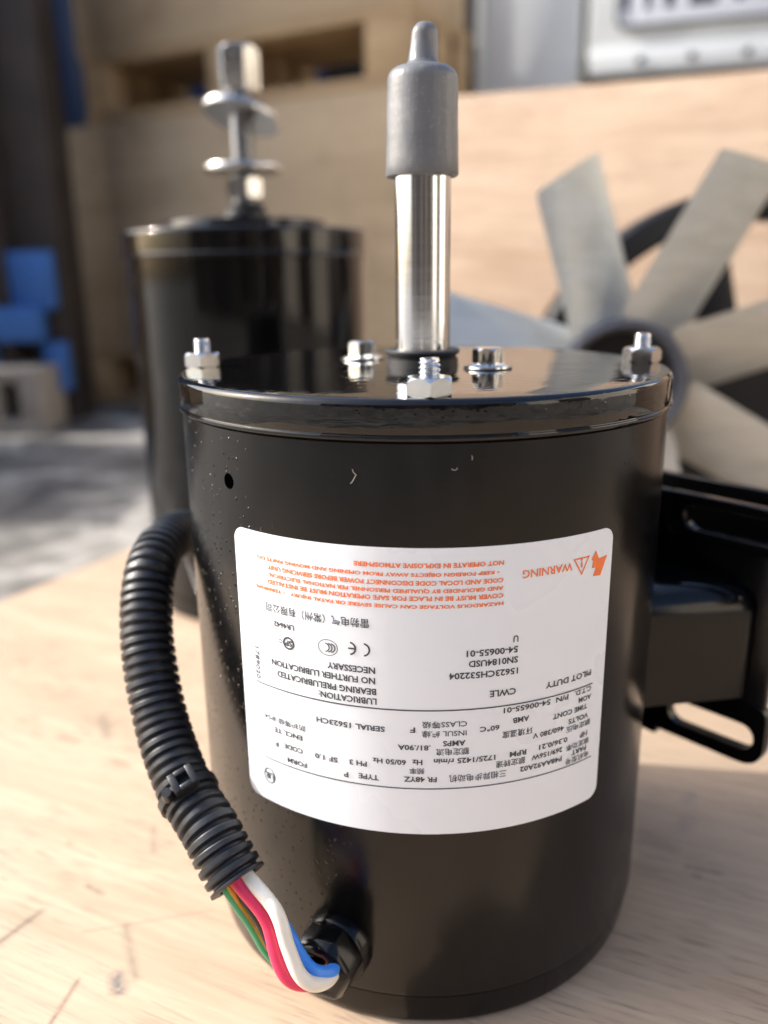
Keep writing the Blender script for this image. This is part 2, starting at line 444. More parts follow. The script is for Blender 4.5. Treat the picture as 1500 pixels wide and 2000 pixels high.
# fasteners
def hex_nut(af, h, hole=.0, ch=.0006):
    bm = bmesh.new(); n = 48; rc = af/math.sqrt(3)
    rows = []
    def hexr(a): 
        m = (a+PI/6) % (PI/3)-PI/6
        return af/2/math.cos(m)
    for z, lim in ((0, af/2*1.02), (ch*.8, rc), (h-ch*1.2, rc), (h, af/2*.97)):
        rows.append([bm.verts.new((min(hexr(2*PI*i/n), lim)*math.cos(2*PI*i/n), min(hexr(2*PI*i/n), lim)*math.sin(2*PI*i/n), z)) for i in range(n)])
    # chamfer follows a cone: side top rises on the flats
    for i in range(n):
        a = 2*PI*i/n; e = (hexr(a)-af/2)/(rc-af/2)
        rows[1][i].co.z = ch*.9*e; rows[2][i].co.z = h-ch*.15-ch*1.5*e
    for a, b in zip(rows, rows[1:]):
        for i in range(n): bm.faces.new((a[i], a[(i+1) % n], b[(i+1) % n], b[i]))
    bm.faces.new(list(reversed(rows[0]))); bm.faces.new(rows[-1])
    return bm
def thread(r, h, pitch, n=28, depth=.00055):
    """helical ridge running up a stud, chamfered at the end"""
    per = 8; rows = int(h/pitch*per); V, F = [], []
    for k in range(rows+1):
        for i in range(n):
            a = 2*PI*i/n; z = min(h, k*pitch/per+pitch*i/n*0)
            ph = (z/pitch - i/n) % 1; rr = r-depth*(abs(ph*2-1)**.8)
            if z > h-.0009: rr = min(rr, r-depth-.0000+(h-z)*.4)
            V.append((rr*math.cos(a), rr*math.sin(a), z))
    for k in range(rows):
        for i in range(n):
            j = (i+1) % n; F.append((k*n+i, k*n+j, (k+1)*n+j, (k+1)*n+i))
    F.append(tuple(range(n-1, -1, -1))); F.append(tuple(range(rows*n, rows*n+n)))
    return V, F
def place(o, x, y, z, rz): o.location = (x, y, z); o.rotation_euler.z = rz; return o
nutbm = hex_nut(.0099, .0043)
nut0 = bm_obj('hex_nut', nutbm, MT['steel'], motor, 25)
V, F = thread(.00265, .0043+.0042, .00105)
stud0 = mesh_obj('threaded_stud', V, F, MT['steel'], nut0, 60)
first = True
for az, rr, rz in ((-1.3, .0645, R_(-1)), (-94, .0668, R_(5)), (93, .0668, R_(14)), (177, .0655, R_(40))):
    x, y = rr*math.sin(R_(az)), -rr*math.cos(R_(az))
    if first: o = nut0; first = False
    else:
        o = nut0.copy(); COL.objects.link(o); s2 = stud0.copy(); COL.objects.link(s2); s2.parent = o
    place(o, x, y, LZ-.0001, rz)
# inner flange screws with a dark washer face
V, F = lathe([(0, 0), (.0063, 0), (.0066, .0004), (.0065, .0009), (.0048, .0016), (.0040, .0018), (0, .0018)], 48)
fl0 = mesh_obj('flange_screw', V, F, MT['steel'], motor, 40)
hb = hex_nut(.0077, .0045, ch=.0005); hd0 = bm_obj('screw_head', hb, MT['steel'], fl0, 25); hd0.location.z = .0015
V, F = lathe([(.0062, 0), (.0069, .0), (.0069, .0005), (.0062, .0005)], 40)
ws0 = mesh_obj('seal_ring', V, F, MT['black_rubber'], fl0)
first = True
for x, y, rz in ((.0182, -.0115, .3), (-.0184, .0205, .8), (-.0170, -.0010, .1)):
    if (x, y) == (-.0170, -.0010): continue
    if first: o = fl0; first = False
    else:
        o = fl0.copy(); COL.objects.link(o)
        for c in (hd0, ws0):
            q = c.copy(); COL.objects.link(q); q.parent = o
    place(o, x, y, LZ-.0001, rz)

# ------------------------------------------------------------------ rating label (upside down, as the motor stands on its head)
def cyl(th, z, off): r = RB+off; a = R_(th); return (r*math.sin(a), -r*math.cos(a), z)
LT0, LT1, LB, LTOP, CR = -44.7, 39.1, .0632, .1398, .0034
dpm = math.degrees(1/RB)
def label_strip():
    V, F = [], []; N = 120
    for i in range(N+1):
        t = i/N; 
        # denser samples near the rounded corners
        t = .5-.5*math.cos(PI*t)
        u = LT0+(LT1-LT0)*t; d = min(u-LT0, LT1-u)/dpm
        c = CR-math.sqrt(max(0, CR*CR-(CR-d)**2)) if d < CR else 0
        zs = [LB+c, (LB+LTOP)/2, LTOP-c]
        V += [cyl(u, zs[0], -.0001), cyl(u, zs[0], .00016), cyl(u, zs[1], .00016), cyl(u, zs[2], .00016), cyl(u, zs[2], -.0001)]
    for i in range(N):
        for k in range(4): F.append((5*i+k, 5*i+k+1, 5*i+6+k, 5*i+5+k))
    F.append((0, 1, 2, 3, 4)); F.append(tuple(5*N+k for k in (4, 3, 2, 1, 0)))
    return V, F
V, F = label_strip(); rating = mesh_obj('rating_label', V, F, MT['label'], motor, 40)
INK = .00026
def flat_poly(name, pts, mat, off=INK):
    """filled print, outline in (degrees, metres)"""
    return mesh_obj(name, [cyl(u, z, off) for u, z in pts], [tuple(range(len(pts)))], mat, rating, 0)
def ring_print(name, c, ru, rz, w, mat, n=40):
    V, F = [], []
    for i in range(n):
        a = 2*PI*i/n
        for k in (0, 1):
            V.append(cyl(c[0]+(ru-k*w)*dpm*math.cos(a), c[1]+(rz-k*w)*math.sin(a), INK))
    F = [(2*i, 2*((i+1) % n), 2*((i+1) % n)+1, 2*i+1) for i in range(n)]
    return mesh_obj(name, V, F, mat, rating, 0)
def rule(z, t0, t1, w):
    V, F = [], []
    for i in range(61):
        u = t0+(t1-t0)*i/60; V += [cyl(u, z-w/2, INK), cyl(u, z+w/2, INK)]
        if i: F.append((2*i-2, 2*i, 2*i+1, 2*i-1))
    return mesh_obj('printed_rule', V, F, MT['ink_k'], rating, 0)
def text_mesh(body, bold=0, shear=0):
    cu = bpy.data.curves.new('t', 'FONT'); cu.body = body; cu.size = 1; cu.offset = bold; cu.shear = shear; cu.resolution_u = 2
    o = bpy.data.objects.new('t', cu); COL.objects.link(o)
    dgx = bpy.context.evaluated_depsgraph_get(); me = bpy.data.meshes.new_from_object(o.evaluated_get(dgx))
    bpy.data.objects.remove(o); return me
def print_text(body, t0, t1, z, cap, mat, bold=.012, vertical=False):
    me = text_mesh(body, bold); xs = [v.co.x for v in me.vertices]; ys = [v.co.y for v in me.vertices]
    if not xs: return None
    x0, x1, y0, y1 = min(xs), max(xs), min(ys), max(ys)
    for v in me.vertices:
        fx = (v.co.x-x0)/(x1-x0); fy = (v.co.y-(y0+y1)/2)/(y1-y0)
        v.co = cyl(t0+(t1-t0)*fx, z-fy*cap, INK)
    if not me.materials: me.materials.append(mat)
    else: me.materials[0] = mat
    return link(bpy.data.objects.new('printed_text', me), rating)
TXT = [
("HAZARDOUS VOLTAGE CAN CAUSE SEVERE OR FATAL INJURY   • TERMINAL",12.96,-38.88,126.05,125.02,"o",1.2),
("COVER MUST BE IN PLACE FOR SAFE OPERATION MUST BE INSTALLED",12.91,-35.29,128.06,126.82,"o",1.2),
("AND GROUNDED BY QUALIFIED PERSONNEL PER NATIONAL ELECTRICAL",12.87,-35.04,129.86,128.92,"o",1.2),
("CODE AND LOCAL CODE DISCONNECT POWER BEFORE SERVICING UNIT",12.82,-35.08,131.91,130.66,"o",1.2),
("• KEEP FOREIGN OBJECTS AWAY FROM OPENING AND MOVING PARTS DO",11.96,-37.95,134.17,132.77,"o",1.2),
("NOT OPERATE IN EXPLOSIVE ATMOSPHERE",12.83,-15.69,135.84,135.35,"o",1.2),
("WARNING",27.91,16.69,132.29,131.91,"o",2.1),
("PILOT DUTY",34.75,22.84,101.83,101.67,"k",1.7),
("CWLE",16.14,10.67,101.98,101.94,"k",1.8),
("15623CH532204",16.44,2.54,107.31,107.48,"k",1.75),
("SN0184USD",16.35,6.32,110.33,110.47,"k",1.75),
("54-00655-01",16.27,5.88,113.05,113.19,"k",1.75),
("U",16.30,15.22,116.00,115.78,"k",1.75),
("LUBRICATION:",-11.63,-23.93,100.39,99.88,"k",1.75),
("BEARING PRELUBRICATED",-11.70,-33.94,103.15,102.32,"k",1.75),
("NO FURTHER LUBRICATION",-11.87,-35.33,106.01,105.30,"k",1.75),
("NECESSARY",-11.84,-21.75,108.61,108.23,"k",1.75),
("LR4642",-29.11,-34.18,116.41,116.55,"k",1.5),
("雷勃电气（常州）有限公司",-12.90,-36.08,120.80,120.30,"k",2.5),
("C.T.D.",35.08,30.31,96.90,97.36,"k",1.45),
("P/N  54-00655-01",28.68,13.65,96.91,97.01,"k",1.55),
("AOM",35.23,31.59,94.64,94.87,"k",1.5),
("TIME CONT",34.13,24.97,92.42,92.35,"k",1.5),
("VOLTS",34.64,29.05,89.39,89.80,"k",1.5),
("额定电压",35.42,28.61,87.12,87.60,"k",1.8),
("460/380 V",27.90,20.34,88.30,88.35,"k",1.5),
("HP",34.66,32.49,84.13,84.44,"k",1.5),
("额定功率",35.30,28.88,81.72,82.14,"k",1.8),
("0.36/0.21",29.05,21.90,84.32,84.98,"k",1.5),
("269/156W",27.79,20.19,82.11,82.25,"k",1.5),
("PART",34.63,30.39,79.73,80.34,"k",1.5),
("电机型号",35.40,28.81,77.69,78.10,"k",1.8),
("P48AA92A02",27.78,17.69,79.41,79.69,"k",1.5),
("三相异步电动机",14.63,2.76,79.26,79.31,"k",2.1),
("AMB",19.34,15.70,93.80,93.78,"k",1.5),
("环境温度",20.16,13.48,90.14,90.24,"k",2.0),
("60°C",12.89,8.84,92.48,92.54,"k",1.5),
("CLASS等级",6.22,-2.72,94.53,94.31,"k",1.9),
("INSUL 绝缘",6.15,-2.71,92.14,91.64,"k",1.9),
("F",-4.03,-5.05,93.01,92.97,"k",1.5),
("AMPS",5.97,1.46,89.31,89.19,"k",1.55),
("额定电流",6.73,0.14,86.95,86.79,"k",2.0),
(".81/.90A",-0.98,-7.52,88.24,87.98,"k",1.5),
("RPM",18.95,15.28,84.21,84.53,"k",1.5),
("额定转速",18.78,12.35,82.06,82.07,"k",2.0),
("1725/1425 r/min",12.20,-0.36,84.43,84.21,"k",1.5),
("频率",-2.20,-5.18,81.60,81.50,"k",1.8),
("Hz",-2.61,-4.66,84.06,83.99,"k",1.5),
("60/50 Hz",-5.89,-12.67,83.92,83.75,"k",1.5),
("FR 48YZ",0.28,-6.33,79.26,79.09,"k",1.5),
("TYPE",-11.46,-15.66,79.11,78.66,"k",1.5),
("P",-17.87,-18.88,78.62,78.52,"k",1.5),
("PH 3",-13.86,-17.57,82.53,82.38,"k",1.5),
("SF 1.0",-20.15,-25.33,82.35,82.04,"k",1.5),
("FORM",-27.43,-32.32,78.63,78.13,"k",1.5),
("CODE",-28.30,-33.12,82.53,81.92,"k",1.5),
("F",-34.68,-35.71,81.88,81.75,"k",1.5),
("ENCL TE",-28.28,-35.65,86.41,85.73,"k",1.5),
("防护等级 IP54",-27.43,-38.18,89.06,89.05,"k",1.8),
("SERIAL 15623CH",-10.06,-24.63,92.85,92.68,"k",1.55),
]
for body, t0, t1, za, zb, ink, cap in TXT:
    cjk = any(ord(c) > 0x2E80 for c in body)      # fine strokes: no emboldening
    print_text(body, t0, t1, (za+zb)/2000, cap/1000, MT['ink_o'] if ink == 'o' else MT['ink_k'], .007 if cjk else (.036 if cap < 2 else .014) if ink == 'o' else .024)
rule(.0983, -39.2, 35.4, .00034); rule(.0765, -38.9, 36.4, .00030)
# side code printed across the reading direction
me = text_mesh('17890201', .014); xs = [v.co.x for v in me.vertices]; ys = [v.co.y for v in me.vertices]
for v in me.vertices:
    fx = (v.co.x-min(xs))/(max(xs)-min(xs)); fy = (v.co.y-min(ys))/(max(ys)-min(ys))
    V0 = (fx, fy); v.co = (fx, fy, 0)
for v in me.vertices: v.co = cyl(-38.9-1.25*(1-v.co.y), .1083-v.co.x*.0100, INK)
me.materials.append(MT['ink_k']) if not me.materials else me.materials.__setitem__(0, MT['ink_k'])
link(bpy.data.objects.new('printed_text', me), rating)
# warning marks: bolt, triangle with exclamation
flat_poly('printed_bolt', [(u, z/1000) for u, z in ((33.99,134.72),(34.98,132.45),(37.46,132.76),(35.72,127.85),(33.54,128.16),(34.3,130.28),(33.08,130.38),(33.44,132.03),(32.94,132.62))], MT['ink_o'])
tri = [(28.08, .13382), (32.37, .13388), (30.40, .12915)]; cx = sum(p[0] for p in tri)/3; cz = sum(p[1] for p in tri)/3
V = [cyl(*p, INK) for p in tri]+[cyl(cx+(p[0]-cx)*.76, cz+(p[1]-cz)*.76, INK) for p in tri]
mesh_obj('printed_triangle', V, [(i, (i+1) % 3, 3+(i+1) % 3, 3+i) for i in range(3)], MT['ink_o'], rating, 0)
print_text('!', 30.0, 30.55, .13235, .0023, MT['ink_o'], .02)
# conformity marks: round C and E, ellipse with three crescents, round mark, component mark
def crescent(cu, cz, r, w, a0, a1, tilt=0, n=20, squash=1):
    V, F = [], []
    for i in range(n+1):
        a = R_(a0+(a1-a0)*i/n)
        for k in (0, 1):
            V.append(cyl(cu+(r-k*w)*dpm*math.cos(a)*squash, cz+(r-k*w)*math.sin(a), INK))
        if i: F.append((2*i-2, 2*i, 2*i+1, 2*i-1))
    return mesh_obj('printed_mark', V, F, MT['ink_k'], rating, 0)
crescent(-14.2, .1137, .0018, .00042, -80, 80)
crescent(-17.0, .1137, .0018, .00042, -80, 80)
flat_poly('printed_mark', [(-17.2, .11350), (-15.8, .11350), (-15.8, .11390), (-17.2, .11390)], MT['ink_k'])
ring_print('printed_mark', (-21.5, .1131), .00265, .00215, .00016, MT['ink_k'])
for k in range(3): crescent(-21.9+k*.62-.2, .1131, .00125, .00030, -85, 85)
ring_print('printed_mark', (-30.6, .1120), .00175, .00175, .00050, MT['ink_k'])
print_text('SP', -29.7, -31.5, .1120, .0016, MT['ink_k'], .03)
ring_print('printed_mark', (-32.7, .1121), .00055, .00055, .00015, MT['ink_k'])
ring_print('printed_mark', (-37.8, .0711), .00205, .00230, .00030, MT['ink_k'])
print_text('UR', -36.6, -39.0, .0711, .0021, MT['ink_k'], .02)

# ------------------------------------------------------------------ corrugated conduit, tie, wires, gland
HP = [(-50.6,-72.6,50.8),(-54.7,-68.6,55.4),(-58.9,-63.8,59.9),(-67.9,-53.4,67.0),(-76.0,-40.7,78.6),(-81.4,-29.1,93.8),(-83.6,-19.3,106.0),(-83.8,-8.4,115.1),(-83.0,10.0,117.6),(-81.5,30.0,112.8),(-80.0,44.0,101.0),(-79.0,53.0,86.0),(-74.0,58.0,66.0)]
path = resample(catmull([Vector(p)/1000 for p in HP], 40), .00025)
PITCH_C = .00305
def crad(i):
    s = (i*.00025/PITCH_C) % 1
    # flat-topped ribs with narrower valleys
    k = .5+.5*math.cos(2*PI*s); k = min(1, max(0, (k-.10)/.45)); k = k*k*(3-2*k)
    return .0063+.0014*k*(1+.10*mnoise.noise(Vector((i*.013, 3.1, 0))))
V, F = tube(path, crad, 40, cap=False)
nr = 40; N0 = len(path)
# bore: an inner wall a little way up from the open end
inner, _ = tube(path[:70], .0052, nr, cap=False); off = len(V); V = list(V)+list(inner)
for i in range(69):
    for k in range(nr):
        j = (k+1) % nr; F.append((off+i*nr+k, off+(i+1)*nr+k, off+(i+1)*nr+j, off+i*nr+j))
for k in range(nr):
    j = (k+1) % nr; F.append((k, off+k, off+j, j))
conduit = mesh_obj('conduit', V, F, MT['hose'], motor, 60)
conduit['label'] = 'black corrugated hose looping down beside the label'
# cable tie round the hose
it = int(.0272/.00025); T, N = frames(path); tp, tt = path[it], T[it]
cdir = (CAM_LOC-tp); cdir = (cdir-tt*cdir.dot(tt)).normalized(); sdir = tt.cross(cdir)
def tl(a, r, s): return tp+(cdir*math.cos(a)+sdir*math.sin(a))*r+tt*s
V, F = [], []; n = 48
for i in range(n):
    a = 2*PI*i/n
    for r, s in ((.0075, -.0012), (.0084, -.0012), (.0084, .0012), (.0075, .0012)): V.append(tl(a, r, s))
for i in range(n):
    j = (i+1) % n
    for k in range(4): F.append((4*i+k, 4*j+k, 4*j+(k+1) % 4, 4*i+(k+1) % 4))
tie = mesh_obj('cable_tie', V, F, MT['tie'], conduit, 40)
# head: a square frame with the pawl window and the cut tail
hm = Matrix((sdir.to_4d(), tt.to_4d(), cdir.to_4d(), (0, 0, 0, 1))).transposed(); hm[3][0:3] = (0, 0, 0)
hp = tp+(cdir*math.cos(R_(4))+sdir*math.sin(R_(4)))*.0088
hm = Matrix.Translation(hp) @ Matrix(((sdir.x, tt.x, cdir.x, 0), (sdir.y, tt.y, cdir.y, 0), (sdir.z, tt.z, cdir.z, 0), (0, 0, 0, 1)))
bm = bmesh.new()
for x0, x1, y0, y1 in ((-.0034, -.0014, -.0028, .0028), (.0016, .0034, -.0028, .0028), (-.0016, .0018, -.0028, -.0013), (-.0016, .0018, .0013, .0028)):
    box_bm(bm, x0, x1, y0, y1, -.0012, .0026, .0004, hm)
box_bm(bm, -.0016, .0018, -.0015, .0015, -.0014, -.0002, 0, hm)
bm_obj('tie_head', bm, MT['tie'], tie, 30)
bm = bmesh.new(); bmesh.ops.create_cone(bm, cap_ends=True, segments=20, radius1=.0017, radius2=.0013, depth=.0034)
bmesh.ops.transform(bm, matrix=hm @ Matrix.Translation((-.0052, -.0006, -.0002)), verts=bm.verts)
bm_obj('tie_tail', bm, MT['tie'], tie, 30)
Th = (path[8]-path[0]).normalized(); eh = (r2*.82+u2*.57); eh = (eh-Th*eh.dot(Th)).normalized(); ch = (CAM_LOC-path[0]); ch = (ch-Th*ch.dot(Th)); ch = (ch-eh*ch.dot(eh)).normalized()
def mouth(e, c):
    """where a wire sits in the bore: deep inside, then at the mouth (mm)"""
    return [(p+(eh*e*k+ch*c*k)/1000)*1000 for p, k in ((path[56], .8), (path[28], .9), (path[0], 1))]
WIRES = dict(
 green=(mouth(-3.2, .2)+[(-48.3,-71.4,36.8),(-43.9,-70.6,25.9),(-37.2,-73.0,22.0),(-29.8,-75.6,24.6),(-26.0,-70,25)], 1.5),
 black=(mouth(-1.3, -.9)+[(-45.4,-73.8,39.4),(-41.0,-75.0,29.5),(-33.5,-76.8,25.9),(-26.0,-71,25)], 1.45),
 red=(mouth(.4, 1.8)+[(-43.1,-78.3,44.5),(-40.3,-81.2,35.1),(-37.9,-82.4,30.2),(-34.2,-81.9,27.4),(-29.0,-79.0,25.6),(-26,-72,25)], 1.8),
 white=(mouth(3.2, 1.0)+[(-40.3,-79.6,48.0),(-37.2,-82.8,39.9),(-34.4,-84.8,33.5),(-31.1,-84.3,29.8),(-27.4,-80.0,27.2),(-25.5,-72,25.5)], 1.85),
 blue=(mouth(2.2, -2.6)+[(-38.6,-76.0,39.2),(-34.5,-79.6,33.9),(-31.1,-81.6,31.3),(-27.0,-79.2,28.6),(-25.0,-72,26.5)], 1.7))
for nmw, (pts, r) in WIRES.items():
    P = resample(catmull([Vector(p)/1000 for p in pts], 12), .0008)
    V, F = tube(P, r/1000, 20)
    o = mesh_obj('wire', V, F, MT['wire_'+nmw], motor, 60); o['label'] = {'green': 'green wire with a yellow stripe'}.get(nmw, nmw+' insulated wire')
    if nmw == 'green':
        # yellow tracer: a sliver of the sheath, a hair proud
        T, N = frames(P); SV, SF = [], []
        for i, p in enumerate(P):
            c = CAM_LOC-p; c = (c-T[i]*c.dot(T[i])).normalized(); b = T[i].cross(c)
            for k in range(6):
                a = R_(-62+k*13); SV.append(p+(c*math.cos(a)-b*math.sin(a)*-1)*(r/1000+.00006))
            if i:
                for k in range(5): SF.append((6*(i-1)+k, 6*(i-1)+k+1, 6*i+k+1, 6*i+k))
        mesh_obj('wire_stripe', SV, SF, MT['wire_yellow'], o, 60)
# strain-relief gland
gth = R_(-21.5); gout = Vector((math.sin(R_(-27)), -math.cos(R_(-27)), .02)).normalized()
gp = Vector((RB*math.sin(gth), -RB*math.cos(gth), .0245))
gm = Matrix.Translation(gp) @ gout.to_track_quat('Z', 'Y').to_matrix().to_4x4()
V, F = lathe([(0, -.004), (.0098, -.004), (.0098, .0022), (.0093, .0030), (.0085, .0032), (0, .0032)], 48)
gland = mesh_obj('cable_gland', [gm @ Vector(v) for v in V], F, MT['bracket'], motor)
bm = bmesh.new(); n = 6; rows = []
for rr, z in ((.0096, .0030), (.0096, .0085), (.0084, .0110), (.0060, .0113), (.0050, .0106), (.0050, .0035)):
    rows.append([bm.verts.new(gm @ Vector((rr*math.cos(2*PI*i/n+.15), rr*math.sin(2*PI*i/n+.15), z))) for i in range(n)])
for a, b in zip(rows, rows[1:]):
    for i in range(n): bm.faces.new((a[i], a[(i+1) % n], b[(i+1) % n], b[i]))
bmesh.ops.bevel(bm, geom=list(bm.edges), offset=.0004, segments=1, affect='EDGES')
bm_obj('gland_nut', bm, MT['bracket'], gland, 30)

# ------------------------------------------------------------------ mounting bracket, welded to the flank
Zv = Vector((0, 0, 1)); TH = .0042
Bd = Vector((.643, -.766, 0)).normalized(); Bn = Vector((Bd.y, -Bd.x, 0)); B0 = Vector((.073, .030, 0))   # Bn looks at the viewer
def stadium(c1, c2, rs):
    c1, c2 = Vector(c1), Vector(c2); sd = math.atan2(c2.y-c1.y, c2.x-c1.x); out = []
    for c, lo, hi in ((c1, -135, -90), (c2, -90, 90), (c1, 90, 224)):
        out += [(c.x+rs*math.cos(sd+R_(lo+(hi-lo)*k/10)), c.y+rs*math.sin(sd+R_(lo+(hi-lo)*k/10))) for k in range(11)]
    return out
def tab(name, outer, inner, parent):
    P3 = lambda u, v, w: B0+Bd*u+Zv*v-Bn*w
    V, F = plate_with_slot(resample_loop(outer, 140), resample_loop(inner, 140), TH, P3)
    o = mesh_obj(name, V, F, MT['bracket'], parent, 50)
    bv = o.modifiers.new('edge', 'BEVEL'); bv.width = .0009; bv.segments = 2; bv.limit_method = 'ANGLE'; bv.angle_limit = R_(60)
    return o
# pressed box between the slotted tabs: a wedge on plan with soft shoulders
bm = bmesh.new(); plan = [(.0660, -.0175), (.1085, -.0105), (.0760, .0275), (.0660, .0200)]
lo = [bm.verts.new((x, y, .0680)) for x, y in plan]; hi = [bm.verts.new((x, y, .1062)) for x, y in plan]
bm.faces.new(lo[::-1]); bm.faces.new(hi)
for i in range(4): bm.faces.new((lo[i], lo[(i+1) % 4], hi[(i+1) % 4], hi[i]))
bm.edges.ensure_lookup_table()
bmesh.ops.bevel(bm, geom=[e for e in bm.edges if all(v.co.z > .1 for v in e.verts) or (e.verts[0].co.x > .1 and e.verts[1].co.x > .1)], offset=.0088, segments=8, affect='EDGES', profile=.5)
br = bm_obj('mounting_bracket', bm, MT['bracket'], motor, 50)
tab('bracket_foot', round_poly([(.0090, .0385), (.0160, .0415), (.0575, .0425), (.0575, .0640), (.0090, .0640)], [.001, .006, .0085, .004, 0]), stadium((.0275, .0512), (.0495, .0519), .0045), br)
tab('bracket_wing', round_poly([(.0160, .1138), (.1000, .1146), (.1000, .1302), (.0150, .1298)], [.0075, 0, 0, .0015]), stadium((.0270, .1221), (.0880, .1224), .0040), br)
for u1, z0, z1, dz in ((.0185, .1000, .1296, 0), (.0185, .0385, .0625, 0), (.0560, .0600, .1150, 0), (.1000, .0900, .1290, .024)):
    bm = bmesh.new(); q0 = B0+Bd*.0185; 
    box_bm(bm, -.006, u1, -TH-dz, -.0004-dz, z0, z1, .0008, Matrix(((Bd.x, Bn.x, 0, B0.x), (Bd.y, Bn.y, 0, B0.y), (0, 0, 1, 0), (0, 0, 0, 1))))
    bm_obj('bracket_web', bm, MT['bracket'], br, 40)
V, F = [], []
for i in range(13):
    a = R_(6+i*4.5); 
    for z in (.048, .118):
        for r in (RB-.0006, RB+.0020): V.append((r*math.cos(a)*1, r*math.sin(a), z))
    if i:
        b = 4*(i-1); F += [(b, b+1, b+5, b+4), (b+2, b+6, b+7, b+3), (b+1, b+3, b+7, b+5)]
F += [(0, 2, 3, 1), (48, 49, 51, 50)]
mesh_obj('weld_strap', V, F, MT['bracket'], br, 40)

# lint caught in the paint
for (th, z, pts) in ((-15.9, .1564, ((0, -.0017), (.0006, -.0010), (.0010, -.0002), (.0013, .0004), (.0008, .0008), (.0005, .0016))), (2.6, .1584, ((0, 0), (.0005, -.0003), (.0011, -.0002), (.0013, .0003))), (6.3, .1603, ((0, 0), (.0001, .0006), (-.0001, .0010)))):
    P = catmull([Vector(cyl(th+u*dpm, z+w, .00012)) for u, w in pts], 4)
    V, F = tube(P, .00006, 6); mesh_obj('lint', V, F, MT['lint'], motor, 60)

# ================================================================== second motor, standing behind
M2 = Vector((-.0921, .2734, 0))
motor2 = empty('electric_motor', M2)
tag(motor2, 'taller black motor with bare threaded shaft carrying nuts and washers', 'motor', 'electric motors on the board')
V, F = lathe([(0, 0), (.066, 0)]+rnd(.0675, .0025, .0025, -90, 0)+[(.0700, .012), (.0692, .0124), (.0692, .0132), (.0703, .0136), (.0703, .2105), (.069, .2110), (0, .2110)], 128)
mesh_obj('housing', V, F, MT['paint2'], motor2)
V, F = lathe([(0, .2106), (.0722, .2106), (.0730, .2112), (.0730, .2124), (.0722, .2132), (.0722, .2235)]+rnd(.0704, .2240, .0018, 0, 90)+[(.050, .2258), (.0478, .2262), (.0474, .2300)]+rnd(.0462, .2302, .0012, 0, 90, 4)+[(.020, .2316), (.0140, .2325), (.0136, .2350), (0, .2350)], 128)
mesh_obj('end_cover', V, F, MT['lid'], motor2)
V, F = lathe([(.006, .2340), (.0122, .2340), (.0126, .2362), (.0110, .2380), (.0115, .2405), (.0100, .2415), (.006, .2415)], 48)
mesh_obj('slinger_ring', V, F, MT['black_rubber'], motor2)
V, F = lathe([(0, .230), (.0079, .230), (.0079, .2580), (.0062, .2585), (.0062, .3060), (0, .3060)], 48)
mesh_obj('shaft', V, F, MT['shaded_steel'], motor2)
bm = hex_nut(.0185, .0110); o = bm_obj('hex_nut', bm, MT['steel'], motor2, 25); o.location.z = .2445; o.rotation_euler.z = .3
V, F = lathe([(.0064, 0), (.0222, 0), (.0227, .0012), (.0227, .0026), (.0222, .0036), (.0064, .0036)], 64)
wa = mesh_obj('washer', V, F, MT['dull_steel'], motor2); wa.location.z = .2590
wb = wa.copy(); COL.objects.link(wb); wb.location.z = .2875; wb.rotation_euler = (R_(-14), R_(13), 0)
V, F = lathe([(.0064, 0), (.0165, 0), (.0165, .002), (.0105, .0050), (.0064, .0050)], 48)
o = mesh_obj('spring_washer', V, F, MT['dull_steel'], motor2); o.location.z = .2895; o.rotation_euler = (R_(-8), R_(12), 0)
bm = hex_nut(.0212, .0235, ch=.0015); o = bm_obj('cap_nut', bm, MT['dull_steel'], motor2, 25); o.location.z = .3015; o.rotation_euler.z = .42

# ================================================================== fan
FC = Vector((.1307, .2507, .1365)); FR = .1375
fan = empty('axial_fan', (FC.x, FC.y, 0)); tag(fan, 'cream grey bladed axial fan with dark hub leaning by the plywood panel', 'fan')
Mf = Matrix.Translation((0, 0, FC.z)) @ Euler((0, 0, R_(-6))).to_matrix().to_4x4() @ Euler((R_(90), 0, 0)).to_matrix().to_4x4()   # local +z points to the viewer
V, F = lathe([(0, -.018), (.034, -.018), (.0365, -.015), (.0372, .012)]+rnd(.0345, .0135, .0028, 0, 180, 8)+[(.0312, .0125), (.0300, .004), (.0296, .0), (0, .0)], 80)
mesh_obj('hub', [Mf @ Vector(v) for v in V], F, MT['navy'], fan)
V, F = lathe([(0, .0002), (.0294, .0002), (.0290, .0012), (.0130, .0014), (.0120, .0080), (.0080, .0090), (0, .0090)], 64)
mesh_obj('hub_core', [Mf @ Vector(v) for v in V], F, MT['black_paint'], fan)
